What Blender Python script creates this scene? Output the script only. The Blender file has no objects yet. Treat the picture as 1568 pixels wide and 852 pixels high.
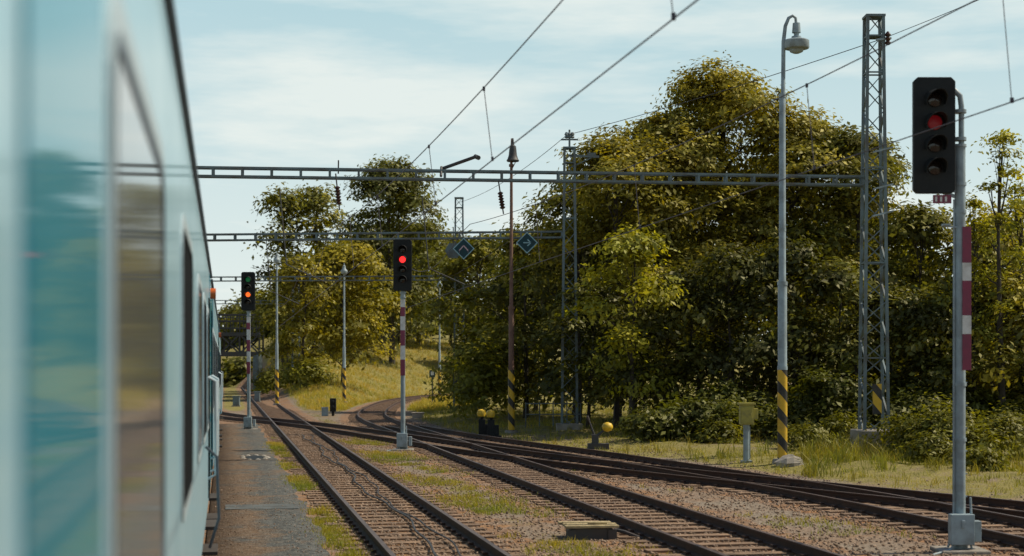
import bpy, math, random
import numpy as np
from mathutils import Vector, Matrix
random.seed(7)
sc = bpy.context.scene
sc.view_settings.view_transform = 'Standard'
sc.view_settings.look = 'None'
sc.view_settings.exposure = 0
sc.view_settings.gamma = 1

# ------------------------------------------------------------------ frames
EYE = 2.65
TH = math.atan(439/2400.0)
SN, CS = math.sin(TH), math.cos(TH)
def W(u, s, z=0.0):
    """track frame (u to the right of the train side, s along the line) -> world"""
    return (u*CS - s*SN, u*SN + s*CS, z)
def WU(X, Y):
    return X*CS + Y*SN, -X*SN + Y*CS
def lat(px, Z):            # lateral metres for a bearing at a distance
    return (px-784)/2400.0*Z
def hgt(py, Z):
    return EYE + (565-py)/2400.0*Z

# ------------------------------------------------------------------ materials
def newmat(name):
    m = bpy.data.materials.new(name); m.use_nodes = True
    nt = m.node_tree
    return m, nt, nt.nodes['Principled BSDF']
def N(nt, t, **kw):
    n = nt.nodes.new(t)
    for k, v in kw.items():
        setattr(n, k, v)
    return n
def mixc(nt, fac, a, b, bt='MIX'):
    n = nt.nodes.new('ShaderNodeMix'); n.data_type = 'RGBA'; n.blend_type = bt
    for sock, val in ((n.inputs[0], fac), (n.inputs[6], a), (n.inputs[7], b)):
        if hasattr(val, 'links'): nt.links.new(val, sock)
        elif isinstance(val, (int, float)): sock.default_value = val
        else: sock.default_value = (*val[:3], 1)
    return n.outputs[2]
def mth(nt, op, a, b=None, c=None, clamp=False):
    n = nt.nodes.new('ShaderNodeMath'); n.operation = op; n.use_clamp = clamp
    for i, v in enumerate((a, b, c)):
        if v is None: continue
        if hasattr(v, 'links'): nt.links.new(v, n.inputs[i])
        else: n.inputs[i].default_value = v
    return n.outputs[0]
def noise(nt, vec, scale, detail=4, rough=0.55):
    n = nt.nodes.new('ShaderNodeTexNoise')
    n.inputs['Scale'].default_value = scale; n.inputs['Detail'].default_value = detail
    n.inputs['Roughness'].default_value = rough
    nt.links.new(vec, n.inputs['Vector'])
    return n.outputs['Fac']
def ramp(nt, fac, lo, hi):
    n = nt.nodes.new('ShaderNodeMapRange'); n.clamp = True
    n.inputs['From Min'].default_value = lo; n.inputs['From Max'].default_value = hi
    nt.links.new(fac, n.inputs['Value'])
    return n.outputs[0]
def bump(nt, p, h, strength, dist):
    b = nt.nodes.new('ShaderNodeBump'); b.inputs['Strength'].default_value = strength
    b.inputs['Distance'].default_value = dist
    nt.links.new(h, b.inputs['Height']); nt.links.new(b.outputs[0], p.inputs['Normal'])
def weathered(name, col, col2=None, rough=0.55, metal=0.0, scale=3.0, lo=0.4, hi=0.7, bmp=0.15, spec=0.5):
    m, nt, p = newmat(name)
    tc = N(nt, 'ShaderNodeTexCoord').outputs['Object']
    if col2 is None: col2 = tuple(c*0.6 for c in col)
    f = ramp(nt, noise(nt, tc, scale, 4, 0.65), lo, hi)
    nt.links.new(mixc(nt, f, col, col2), p.inputs['Base Color'])
    p.inputs['Roughness'].default_value = rough; p.inputs['Metallic'].default_value = metal
    p.inputs['Specular IOR Level'].default_value = spec
    if bmp: bump(nt, p, noise(nt, tc, scale*12, 2), bmp, 0.01)
    return m

M_grey  = weathered('painted_steel_grey', (0.27,0.34,0.37), (0.15,0.17,0.17), 0.5, 0.0, 2.5)
M_mast  = weathered('lattice_steel_paint', (0.12,0.17,0.185), (0.08,0.075,0.065), 0.6, 0.0, 1.7, bmp=0)
M_dark  = weathered('dark_steel', (0.035,0.04,0.042), (0.05,0.035,0.03), 0.6, 0.0, 2)
M_black = weathered('matt_black_housing_and_hole', (0.008,0.010,0.010), (0.016,0.017,0.016), 0.6, 0, 4, spec=0.25)
M_rustp = weathered('rusty_brown_pole', (0.16,0.09,0.06), (0.10,0.045,0.03), 0.8, 0, 3)
M_red   = weathered('faded_red_paint', (0.20,0.022,0.055), (0.14,0.025,0.05), 0.55, 0, 5)
M_white = weathered('white_enamel', (0.60,0.60,0.57), (0.42,0.40,0.36), 0.5, 0, 6)
M_yel   = weathered('yellow_paint', (0.65,0.42,0.02), (0.45,0.30,0.03), 0.5, 0, 8)
M_yelg  = weathered('ochre_cabinet_paint', (0.36,0.31,0.05), (0.2,0.18,0.05), 0.5, 0, 5)
M_conc  = weathered('concrete', (0.30,0.27,0.23), (0.17,0.15,0.12), 0.9, 0, 3, bmp=0.5)
M_wood  = weathered('weathered_timber', (0.42,0.33,0.17), (0.20,0.15,0.08), 0.85, 0, 6, bmp=0.5)
M_sleep = weathered('oiled_wood_sleeper', (0.25,0.155,0.09), (0.10,0.062,0.038), 0.9, 0, 2.2, 0.35,0.65, 0.6)
M_railS = weathered('rusted_rail_side', (0.060,0.026,0.014), (0.035,0.018,0.012), 0.8, 0, 4, bmp=0)
M_railT = weathered('worn_rail_head', (0.13,0.09,0.07), (0.07,0.045,0.032), 0.45, 0.5, 0.7, bmp=0)
M_insul = weathered('brown_porcelain', (0.045,0.02,0.015), (0.03,0.015,0.012), 0.25, 0, 4)
M_wire  = weathered('copper_wire_oxidised', (0.05,0.04,0.055), (0.04,0.035,0.045), 0.6, 0, 4, bmp=0)
M_navy  = weathered('dark_blue_enamel', (0.010,0.045,0.06), (0.015,0.035,0.04), 0.5, 0, 6, spec=0.2)
M_pblue = weathered('pale_blue_enamel', (0.22,0.40,0.46), (0.18,0.3,0.34), 0.4, 0, 6)
M_lens  = weathered('dark_glass_lens', (0.02,0.014,0.012), (0.01,0.01,0.01), 0.12, 0, 6, bmp=0)
M_bark  = weathered('bark', (0.055,0.044,0.032), (0.028,0.022,0.017), 0.95, 0, 3, bmp=0)
def emis(name, col, st, base):
    m, nt, p = newmat(name)
    p.inputs['Base Color'].default_value = (*base, 1)
    p.inputs['Emission Color'].default_value = (*col, 1); p.inputs['Emission Strength'].default_value = st
    tc = N(nt, 'ShaderNodeTexCoord').outputs['Object']
    bump(nt, p, noise(nt, tc, 60, 2), 0.2, 0.01)
    return m
M_eRed = emis('lit_red_lens', (1,0.03,0.03), 1.5, (0.4,0.01,0.01))
M_dRed = emis('dim_red_lens', (1,0.02,0.04), 0.055, (0.08,0.004,0.006))
M_eGrn = emis('lit_green_lens', (0.05,0.9,0.3), 0.06, (0.01,0.12,0.04))
M_eOrg = emis('lit_orange_lens', (1,0.14,0.02), 1.4, (0.4,0.05,0.01))

def stripes():
    m, nt, p = newmat('black_yellow_hazard_bands')
    tc = N(nt, 'ShaderNodeTexCoord').outputs['Object']
    sp = N(nt, 'ShaderNodeSeparateXYZ'); nt.links.new(tc, sp.inputs[0])
    a = mth(nt, 'MULTIPLY', sp.outputs['X'], 1.2)
    b = mth(nt, 'ADD', sp.outputs['Z'], a)
    fr = mth(nt, 'FRACT', mth(nt, 'MULTIPLY', b, 1.45))
    f = mth(nt, 'GREATER_THAN', fr, 0.55)
    grime = ramp(nt, noise(nt, tc, 5, 4, 0.7), 0.45, 0.75)
    c = mixc(nt, f, (0.60,0.36,0.015), (0.012,0.012,0.012))
    nt.links.new(mixc(nt, mth(nt,'MULTIPLY',grime,0.5), c, (0.12,0.085,0.05)), p.inputs['Base Color'])
    p.inputs['Roughness'].default_value = 0.55
    return m
M_haz = stripes()

def leafmat(name, col, tf=0.34):
    m = bpy.data.materials.new(name); m.use_nodes=True; nt=m.node_tree
    nt.nodes.remove(nt.nodes['Principled BSDF'])
    at = N(nt, 'ShaderNodeAttribute'); at.attribute_name = 'tint'
    c = mixc(nt, 1.0, at.outputs['Color'], col, 'MULTIPLY')
    df = N(nt,'ShaderNodeBsdfDiffuse'); nt.links.new(c, df.inputs['Color'])
    tr = N(nt, 'ShaderNodeBsdfTranslucent')
    c2 = mixc(nt, 1.0, c, (1.75,1.65,0.45), 'MULTIPLY')
    nt.links.new(c2, tr.inputs['Color'])
    gl = N(nt,'ShaderNodeBsdfGlossy'); gl.inputs['Roughness'].default_value=0.5; gl.inputs['Color'].default_value=(0.85,0.82,0.6,1)
    mx = N(nt, 'ShaderNodeMixShader'); mx.inputs[0].default_value = tf
    nt.links.new(df.outputs[0], mx.inputs[1]); nt.links.new(tr.outputs[0], mx.inputs[2])
    m2 = N(nt, 'ShaderNodeMixShader'); m2.inputs[0].default_value = 0.03
    nt.links.new(mx.outputs[0], m2.inputs[1]); nt.links.new(gl.outputs[0], m2.inputs[2])
    nt.links.new(m2.outputs[0], nt.nodes['Material Output'].inputs['Surface'])
    return m
M_leaf = leafmat('leaf_olive', (0.143,0.138,0.027))
M_grass = leafmat('grass_blade', (0.25,0.235,0.07))

# ------------------------------------------------------------------ mesh builder
class MB:
    def __init__(s): s.v=[]; s.f=[]; s.m=[]
    def add(s, vs, fs, mi=0):
        o=len(s.v); s.v += [tuple(v) for v in vs]
        for f in fs: s.f.append(tuple(i+o for i in f)); s.m.append(mi)
    def box(s, c, d, mi=0, rz=0.0):
        x,y,z=d[0]/2,d[1]/2,d[2]/2; cr,sr=math.cos(rz),math.sin(rz); vs=[]
        for a in (-1,1):
            for b in (-1,1):
                for e in (-1,1):
                    px,py=a*x,b*y
                    vs.append((c[0]+px*cr-py*sr, c[1]+px*sr+py*cr, c[2]+e*z))
        s.add(vs,[(0,1,3,2),(4,6,7,5),(0,4,5,1),(2,3,7,6),(0,2,6,4),(1,5,7,3)],mi)
    def bar(s, p0, p1, w, h=None, mi=0):
        if h is None: h=w
        p0=Vector(p0); p1=Vector(p1); d=(p1-p0).normalized()
        up=Vector((0,0,1)) if abs(d.z)<0.95 else Vector((0,1,0))
        a=d.cross(up).normalized(); b=a.cross(d).normalized(); vs=[]
        for p in (p0,p1):
            for i,j in ((-1,-1),(1,-1),(1,1),(-1,1)):
                vs.append(p+a*(i*w/2)+b*(j*h/2))
        s.add(vs,[(0,3,2,1),(4,5,6,7),(0,1,5,4),(1,2,6,5),(2,3,7,6),(3,0,4,7)],mi)
    def tube(s, pts, rad, n=10, mi=0):
        pts=[Vector(p) for p in pts]
        if not hasattr(rad,'__len__'): rad=[rad]*len(pts)
        o=len(s.v)
        ref=None
        for i,p in enumerate(pts):
            d=(pts[min(i+1,len(pts)-1)]-pts[max(i-1,0)]).normalized()
            if ref is None:
                ref=Vector((1,0,0)) if abs(d.x)<0.9 else Vector((0,1,0))
            a=(ref-d*ref.dot(d)).normalized(); ref=a; b=d.cross(a)
            for k in range(n):
                t=2*math.pi*k/n
                s.v.append(tuple(p+(a*math.cos(t)+b*math.sin(t))*rad[i]))
        for i in range(len(pts)-1):
            for k in range(n):
                k2=(k+1)%n
                s.f.append((o+i*n+k,o+i*n+k2,o+(i+1)*n+k2,o+(i+1)*n+k)); s.m.append(mi)
        s.f.append(tuple(o+k for k in reversed(range(n)))); s.m.append(mi)
        s.f.append(tuple(o+(len(pts)-1)*n+k for k in range(n))); s.m.append(mi)
    def lathe(s, c, prof, n=16, mi=0):
        s.tube([(c[0],c[1],c[2]+z) for r,z in prof],[max(r,0.001) for r,z in prof],n,mi)
    def obj(s, name, mats, parent=None, loc=(0,0,0), smooth=False, bev=0):
        me=bpy.data.meshes.new(name); me.from_pydata(s.v,[],s.f)
        for m in mats: me.materials.append(m)
        me.polygons.foreach_set('material_index', s.m)
        me.update()
        ob=bpy.data.objects.new(name,me); sc.collection.objects.link(ob)
        ob.location=loc
        if parent: ob.parent=parent
        if smooth:
            me.polygons.foreach_set('use_smooth',[True]*len(me.polygons))
            me.set_sharp_from_angle(angle=math.radians(40))
        if bev:
            b=ob.modifiers.new('bevel','BEVEL'); b.width=bev; b.segments=2; b.limit_method='ANGLE'
        return ob
def root(name, loc=(0,0,0), rz=0.0):
    e=bpy.data.objects.new(name,None); e.location=loc; e.rotation_euler=(0,0,rz)
    e.empty_display_size=0.3; sc.collection.objects.link(e); return e

# ------------------------------------------------------------------ track alignments (u as function of s)
def spline(pts):
    S=[p[1] for p in pts]; U=[p[0] for p in pts]
    n=len(S); m=[]
    for i in range(n):
        if i==0: m.append((U[1]-U[0])/(S[1]-S[0]))
        elif i==n-1: m.append((U[-1]-U[-2])/(S[-1]-S[-2]))
        else: m.append((U[i+1]-U[i-1])/(S[i+1]-S[i-1]))
    S=np.array(S,float);U=np.array(U,float);m=np.array(m)
    def f(s):
        s=np.asarray(s,float); i=np.clip(np.searchsorted(S,s)-1,0,n-2)
        h=S[i+1]-S[i]; t=np.clip((s-S[i])/h,-1,2)
        r=(2*t**3-3*t**2+1)*U[i]+(t**3-2*t**2+t)*h*m[i]+(-2*t**3+3*t**2)*U[i+1]+(t**3-t**2)*h*m[i+1]
        lo=U[0]+(s-S[0])*m[0]; hi=U[-1]+(s-S[-1])*m[-1]
        return np.where(s<S[0],lo,np.where(s>S[-1],hi,r))
    return f
fA=spline([(2.94,-20),(2.94,0),(2.94,60),(2.94,120),(2.94,300)])
fT=spline([(-1.65,-60),(-1.65,0),(-1.65,100),(-1.65,300)])
fB=spline([(7.25,-20),(7.25,0),(7.25,45),(7.3,58),(7.5,80),(8.9,95),(12.5,119.7),(16.8,138.7),(21.8,152.6),(28.5,162),(42,176)])
fC=spline([(12.2,-20),(12.2,0),(12.2,26),(11.9,32),(10.6,44),(8.8,56),(7.4,70)])
fD=spline([(21.5,0),(17.2,14),(13.9,26.5),(10.3,37.5),(8.0,47),(6.3,57),(3.8,71),(0.6,83),(-1.4,95),(-1.65,104)])
TR=[('A',fA,-15,280,0.0),('T',fT,-40,300,0.003),('B',fB,-15,172,0.006),('C',fC,-12,69,0.010),('D',fD,0,103,0.014)]

def sstep(a,b,x):
    t=np.clip((x-a)/(b-a),0,1); return t*t*(3-2*t)
def pnoise(X,Y):
    return (np.sin(X*0.31+1.3)*np.cos(Y*0.27+0.4)+0.5*np.sin(X*0.83+Y*0.61)+0.35*np.cos(X*1.7-Y*1.3+2)+0.2*np.sin(X*3.1+Y*2.7))/2.0
def trackdist(X,Y):
    u,s=WU(X,Y); d=np.full(np.shape(u),1e3)
    for nm,f,a,b,_ in TR:
        ut=f(s); sl=(f(s+0.5)-f(s-0.5))
        dd=np.abs(u-ut)/np.sqrt(1+sl*sl)
        dd=np.where((s>a-2)&(s<b+2),dd,1e3)
        d=np.minimum(d,dd)
    return d
def terr(X,Y):
    X=np.asarray(X,float);Y=np.asarray(Y,float)
    u,s=WU(X,Y)
    ub=fB(s); sl=np.clip(fB(s+0.5)-fB(s-0.5),0,1.5)
    dist=(ub-u)/np.sqrt(1+sl*sl)
    h=0.42*np.maximum(0,dist-2.6)*sstep(2.5,11,u)*sstep(95,125,s)
    h=8.5*(1-np.exp(-h/8.5))
    d=trackdist(X,Y)
    h=h+(0.12+0.16*pnoise(X*1.4,Y*1.4))*sstep(2.4,5.0,d)*(u>1.8)
    return h
def tz(X,Y): return float(terr(X,Y))

# ------------------------------------------------------------------ ground
def ground_material():
    m, nt, p = newmat('ground_earth_gravel_grass')
    g=N(nt,'ShaderNodeNewGeometry').outputs['Position']
    at=N(nt,'ShaderNodeAttribute'); at.attribute_name='zone'
    sp=N(nt,'ShaderNodeSeparateColor'); nt.links.new(at.outputs['Color'],sp.inputs[0])
    n1=noise(nt,g,0.35,3,0.6); n2=noise(nt,g,1.6,4,0.65); n3=noise(nt,g,9,4,0.7); n4=noise(nt,g,40,1,0.6)
    vo=N(nt,'ShaderNodeTexVoronoi'); vo.inputs['Scale'].default_value=17; nt.links.new(g,vo.inputs['Vector'])
    sv=N(nt,'ShaderNodeSeparateColor'); nt.links.new(vo.outputs['Color'],sv.inputs[0])
    stone=mixc(nt,sv.outputs[0],(0.115,0.075,0.05),(0.31,0.225,0.165))
    stone=mixc(nt,ramp(nt,n2,0.43,0.62),stone,mixc(nt,sv.outputs[1],(0.17,0.08,0.035),(0.32,0.18,0.09)))
    dirt=mixc(nt,ramp(nt,n3,0.35,0.7),(0.13,0.10,0.072),(0.32,0.27,0.215))
    dirt=mixc(nt,mth(nt,'MULTIPLY',ramp(nt,n1,0.42,0.58),0.5),dirt,stone)
    grass=mixc(nt,ramp(nt,n2,0.35,0.65),(0.24,0.205,0.06),(0.10,0.098,0.026))
    grass=mixc(nt,ramp(nt,n4,0.4,0.7),grass,(0.30,0.25,0.09))
    grass=mixc(nt,mth(nt,'MULTIPLY',ramp(nt,n3,0.5,0.7),0.55),grass,(0.09,0.065,0.035))
    fb=mth(nt,'ADD',sp.outputs[1],mth(nt,'MULTIPLY',mth(nt,'SUBTRACT',n2,0.5),1.0))
    c=mixc(nt,ramp(nt,fb,0.35,0.6),dirt,stone)
    fg=mth(nt,'ADD',sp.outputs[0],mth(nt,'MULTIPLY',mth(nt,'SUBTRACT',n3,0.5),1.4))
    fg=mth(nt,'ADD',fg,mth(nt,'MULTIPLY',mth(nt,'SUBTRACT',n2,0.5),1.1))
    c=mixc(nt,ramp(nt,fg,0.42,0.66),c,grass)
    nt.links.new(c,p.inputs['Base Color']); p.inputs['Roughness'].default_value=0.95
    p.inputs['Specular IOR Level'].default_value=0.1
    h=mth(nt,'ADD',mth(nt,'MULTIPLY',vo.outputs['Distance'],-0.9),mth(nt,'MULTIPLY',n4,0.6))
    bump(nt,p,h,0.8,0.04)
    return m
M_ground=ground_material()
def zones(X,Y):
    u,s=WU(X,Y); d=trackdist(X,Y)
    ball=1-sstep(1.35,2.1,d)
    pn=pnoise(X*1.3,Y*1.3)
    gr=np.zeros_like(u)
    gr=np.maximum(gr, np.exp(-((u-1.75)/0.27)**2)*(0.70+0.2*pn))          # strip beside the path
    gr=np.maximum(gr, np.exp(-((u-4.9-0.15*pn)/0.6)**2)*(0.55+0.3*pn))    # strip between the tracks
    gr=np.maximum(gr, sstep(60,85,s)*0.4*(u>4))
    ur=np.maximum(np.maximum(fD(s),fC(s)*(s<45)),np.maximum(fB(s),0))
    gr=np.maximum(gr, sstep(1.7,2.9,u-ur)*(0.75+0.25*pn))
    ub=fB(s)
    gr=np.maximum(gr, sstep(90,105,s)*sstep(4,6,u)*(np.abs(u-ub)>2.0)*0.95)
    gr=np.maximum(gr, sstep(92,110,s)*np.exp(-((u-0.6)/0.9)**2)*1.4)
    gr=np.maximum(gr, (s>240)*0.9); gr=np.maximum(gr,(u<-5)*0.8)
    gr=gr*(1-ball*np.where((s>95)&(u<4.5),0.4,0.93))
    return gr,ball
xs=np.concatenate([[-1500,-700,-300,-150,-90,-60],np.arange(-40,34,0.4),np.arange(34,80,4),[120,250,600,1500]])
ys=np.concatenate([[-400,-150,-60,-20,0,8],np.arange(14,110,0.4),np.arange(110,215,1.2),[230,260,320,450,700,1200,3000]])
GX,GY=np.meshgrid(xs,ys); GZ=terr(GX,GY)
gv=np.stack([GX,GY,GZ],-1).reshape(-1,3)
nx=len(xs);ny=len(ys)
ii=np.arange((ny-1)*(nx-1)); r=ii//(nx-1); c=ii%(nx-1); a=r*nx+c
gf=np.stack([a,a+1,a+nx+1,a+nx],-1)
def npmesh(name,verts,quads,mat,parent=None,tint=None,attr='tint',smooth=False):
    me=bpy.data.meshes.new(name); k=quads.shape[1]
    me.vertices.add(len(verts)); me.vertices.foreach_set('co',np.ascontiguousarray(verts,dtype=np.float32).ravel())
    me.loops.add(quads.size); me.loops.foreach_set('vertex_index',quads.astype(np.int32).ravel())
    me.polygons.add(len(quads)); me.polygons.foreach_set('loop_start',(np.arange(len(quads))*k).astype(np.int32))
    me.polygons.foreach_set('loop_total',np.full(len(quads),k,dtype=np.int32))
    me.update(calc_edges=True)
    if tint is not None:
        at=me.attributes.new(attr,'FLOAT_COLOR','POINT')
        at.data.foreach_set('color',np.ascontiguousarray(tint,dtype=np.float32).ravel())
    if smooth: me.polygons.foreach_set('use_smooth',[True]*len(quads))
    me.materials.append(mat)
    ob=bpy.data.objects.new(name,me); sc.collection.objects.link(ob)
    if parent: ob.parent=parent
    return ob
gg,gb=zones(GX,GY)
zc=np.stack([gg,gb,np.zeros_like(gg),np.ones_like(gg)],-1).reshape(-1,4)
npmesh('ground',gv,gf,M_ground,tint=zc,attr='zone',smooth=True)

# asphalt walkway beside the train
def path_mat():
    m,nt,p=newmat('worn_asphalt')
    g=N(nt,'ShaderNodeNewGeometry').outputs['Position']
    n1=noise(nt,g,0.9,5,0.7);n2=noise(nt,g,9,4,0.75);n3=noise(nt,g,32,2,0.7)
    c=mixc(nt,ramp(nt,n2,0.38,0.62),(0.032,0.036,0.037),(0.105,0.108,0.104))
    at=N(nt,'ShaderNodeAttribute'); at.attribute_name='edge'
    sp=N(nt,'ShaderNodeSeparateColor'); nt.links.new(at.outputs['Color'],sp.inputs[0])
    f=mth(nt,'ADD',mth(nt,'SUBTRACT',sp.outputs[0],0.18),mth(nt,'MULTIPLY',mth(nt,'SUBTRACT',n1,0.5),3.4))
    c=mixc(nt,mth(nt,'MULTIPLY',ramp(nt,f,0.0,0.5),0.85),c,mixc(nt,ramp(nt,n2,0.35,0.65),(0.080,0.046,0.026),(0.19,0.12,0.072)))
    c=mixc(nt,mth(nt,'MULTIPLY',ramp(nt,n3,0.53,0.66),0.8),c,(0.24,0.215,0.18))
    nt.links.new(c,p.inputs['Base Color']);p.inputs['Roughness'].default_value=0.95
    p.inputs['Specular IOR Level'].default_value=0.1
    bump(nt,p,n3,1.0,0.03)
    return m
M_path=path_mat()
S0=np.arange(6,76,0.5); vs=[];fs=[];ec=[]
for i,s in enumerate(S0):
    wob=0.06*math.sin(s*1.3)+0.04*math.sin(s*3.7)+0.05*random.random()
    for (u,z,e) in ((-0.30,-0.05,1),(-0.28,0.035,1),(0.35,0.05,0.75),(1.0,0.05,0.05),(1.46+wob,0.035,0.15),(1.50+wob,-0.05,1)):
        vs.append(W(u,s,z)); ec.append((e,0,0,1))
for i in range(len(S0)-1):
    for k in range(5):
        a=i*6+k; fs.append((a,a+1,a+7,a+6))
npmesh('asphalt_path',np.array(vs),np.array(fs),M_path,tint=np.array(ec,float),attr='edge')
sl=MB()
e0=[W(0.0+i*0.15,29.4+0.06*math.sin(i*2.1)+random.uniform(-.05,.05),0.0565) for i in range(10)]
e1=[W(0.0+i*0.15,30.4+0.08*math.sin(i*1.3)+random.uniform(-.06,.06),0.0565) for i in range(10)]
sl.add(e0+e1,[(i,i+1,i+11,i+10) for i in range(9)])
sl.obj('path_patch',[weathered('lighter_asphalt_patch',(0.11,0.12,0.12),(0.06,0.062,0.062),0.95,0,3,bmp=0.5,spec=0.1)])
hb=MB(); 
hp=[W(0.85+0.26*math.cos(t)*(1+0.2*math.sin(3*t)),46.5+1.0*math.sin(t)*(1+0.15*math.cos(4*t)),0.057) for t in np.linspace(0,2*math.pi,17)[:-1]]
hb.add(hp,[tuple(range(16))],0)  # flat black sheet paints the darkness inside the hole
for k in range(9):
    t=k*0.7; x,y,z=W(0.85+0.36*math.cos(t),46.5+1.15*math.sin(t),0.06)
    hb.lathe((x,y,z-0.04),[(0.09+0.04*random.random(),0),(0.07,0.05),(0.02,0.07)],6,1)
hb.obj('broken_manhole',[M_black,M_conc])

# ------------------------------------------------------------------ tracks
prof=[(-0.07,0.0),(-0.07,0.015),(-0.012,0.035),(-0.012,0.11),(-0.036,0.12),(-0.036,0.15),(0.036,0.15),(0.036,0.12),(0.012,0.11),(0.012,0.035),(0.07,0.015),(0.07,0.0)]
for nm,f,a,b,dz in TR:
    rt=root('railway_track')
    S=np.arange(max(a,-14),b,1.0 if b<250 else 1.5); U=f(S)
    SL=f(S+0.05)-f(S-0.05); SL=SL/0.1
    rails=MB()
    for side in (-0.752,0.752):
        o=len(rails.v); n=len(prof)
        for s,u,k in zip(S,U,SL):
            q=math.sqrt(1+k*k); nu,ns=1/q,-k/q
            for (px,pz) in prof:
                off=side+px
                rails.v.append(W(u+nu*off,s+ns*off,0.03+dz+pz))
        for i in range(len(S)-1):
            for j in range(n-1):
                q0=o+i*n+j
                rails.f.append((q0,q0+n,q0+n+1,q0+1)); rails.m.append(1 if j==5 else 0)
    rails.obj('rails',[M_railS,M_railT],rt)
    sl=MB()
    s=max(a,-10)+0.2
    smax=min(b,150)
    while s<smax:
        u=float(f(s)); k=float((f(s+0.1)-f(s-0.1))/0.2); ang=TH-math.atan(k)+random.uniform(-0.02,0.02)
        x,y,_=W(u,s)
        if s>6:
            if nm!='T' or s>25:
                sl.box((x,y,0.03+dz-0.075+random.uniform(-0.008,0.0)),(2.5+random.uniform(-.06,.06),0.25,0.15),0,rz=ang)
                if s<60:
                    for sd in (-0.752,0.752):
                        for o2 in (-0.1,0.1):
                            sl.box((x+math.cos(ang)*(sd+o2),y+math.sin(ang)*(sd+o2),0.05+dz),(0.07,0.12,0.04),1,rz=ang)
        s+=0.62+random.uniform(-0.02,0.02)
    sl.obj('sleepers',[M_sleep,M_railS],rt)

cb=MB()
for off,r0 in ((0.05,0.020),(0.25,0.015)):
    pts=[W(2.94+off+0.10*math.sin(s*0.5+off*9)+0.04*math.sin(s*1.7),s,0.075) for s in np.arange(14,62,0.5)]
    cb.tube(pts,r0,5)
cb.obj('track_cable',[M_dark])

# ------------------------------------------------------------------ loose ballast stones
def stones(name,P,size,mat):
    n=len(P); rng=np.random.default_rng(5)
    base=np.array([[1,0,0],[-1,0,0],[0,1,0],[0,-1,0],[0,0,1],[0,0,-1]],float)
    sc_=size[:,None,None]*rng.uniform(0.55,1.15,(n,6,1))*np.array([1,0.85,0.65])
    v=base[None]*sc_
    th=rng.uniform(0,6.28,n); c,s=np.cos(th),np.sin(th)
    x=v[:,:,0]*c[:,None]-v[:,:,1]*s[:,None]; y=v[:,:,0]*s[:,None]+v[:,:,1]*c[:,None]
    t2=rng.uniform(-0.8,0.8,n); c,s=np.cos(t2)[:,None],np.sin(t2)[:,None]
    z=v[:,:,2]*c+y*s; y=y*c-v[:,:,2]*s
    v=np.stack([x,y,z],-1)+P[:,None,:]
    f=np.array([[0,2,4],[2,1,4],[1,3,4],[3,0,4],[2,0,5],[1,2,5],[3,1,5],[0,3,5]])
    F=(f[None]+np.arange(n)[:,None,None]*6).reshape(-1,3)
    g=rng.uniform(0.5,1.45,n)[:,None]*np.array([1,1,1])+rng.uniform(0,0.2,n)[:,None]*np.array([0.5,0.1,-0.2])
    T=np.repeat(np.concatenate([np.clip(g,0.1,2),np.ones((n,1))],1),6,0)
    return npmesh(name,v.reshape(-1,3),F,mat,tint=T)
def tintmat(name,col,rough=0.9):
    m=bpy.data.materials.new(name); m.use_nodes=True; nt=m.node_tree; nt.nodes.remove(nt.nodes['Principled BSDF'])
    at=N(nt,'ShaderNodeAttribute'); at.attribute_name='tint'
    df=N(nt,'ShaderNodeBsdfDiffuse'); nt.links.new(mixc(nt,1.0,at.outputs['Color'],col,'MULTIPLY'),df.inputs['Color'])
    nt.links.new(df.outputs[0],nt.nodes['Material Output'].inputs['Surface'])
    return m
M_stone=tintmat('ballast_stone',(0.245,0.185,0.14))
rng=np.random.default_rng(3)
P=[]
for nm,f,a,b,_ in TR:
    if nm=='T': continue
    n=16000
    s=15+ (min(b,80)-15)*rng.uniform(0,1,n)**1.8; off=rng.normal(0,1.1,n)
    u=f(s)+off
    x,y,_z=W(u,s); P.append(np.stack([x,y,np.zeros(n)],-1))
n=12000
s=15+45*rng.uniform(0,1,n)**1.5; u=rng.uniform(1.6,14,n); x,y,_z=W(u,s); P.append(np.stack([x,y,np.zeros(n)],-1))
P=np.concatenate(P); P[:,2]=terr(P[:,0],P[:,1])+rng.uniform(0.0,0.025,len(P))
uu,_s=WU(P[:,0],P[:,1]); P=P[uu>1.58]
n=900; s=17+22*rng.uniform(0,1,n)**1.3; u=rng.uniform(-0.25,1.45,n); x,y,_z=W(u,s)
P=np.concatenate([P,np.stack([x,y,np.full(n,0.055)],-1)])
sz=rng.uniform(0.018,0.042,len(P)); sz[-n:]*=0.55
stones('ballast_gravel',P,sz,M_stone)

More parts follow.
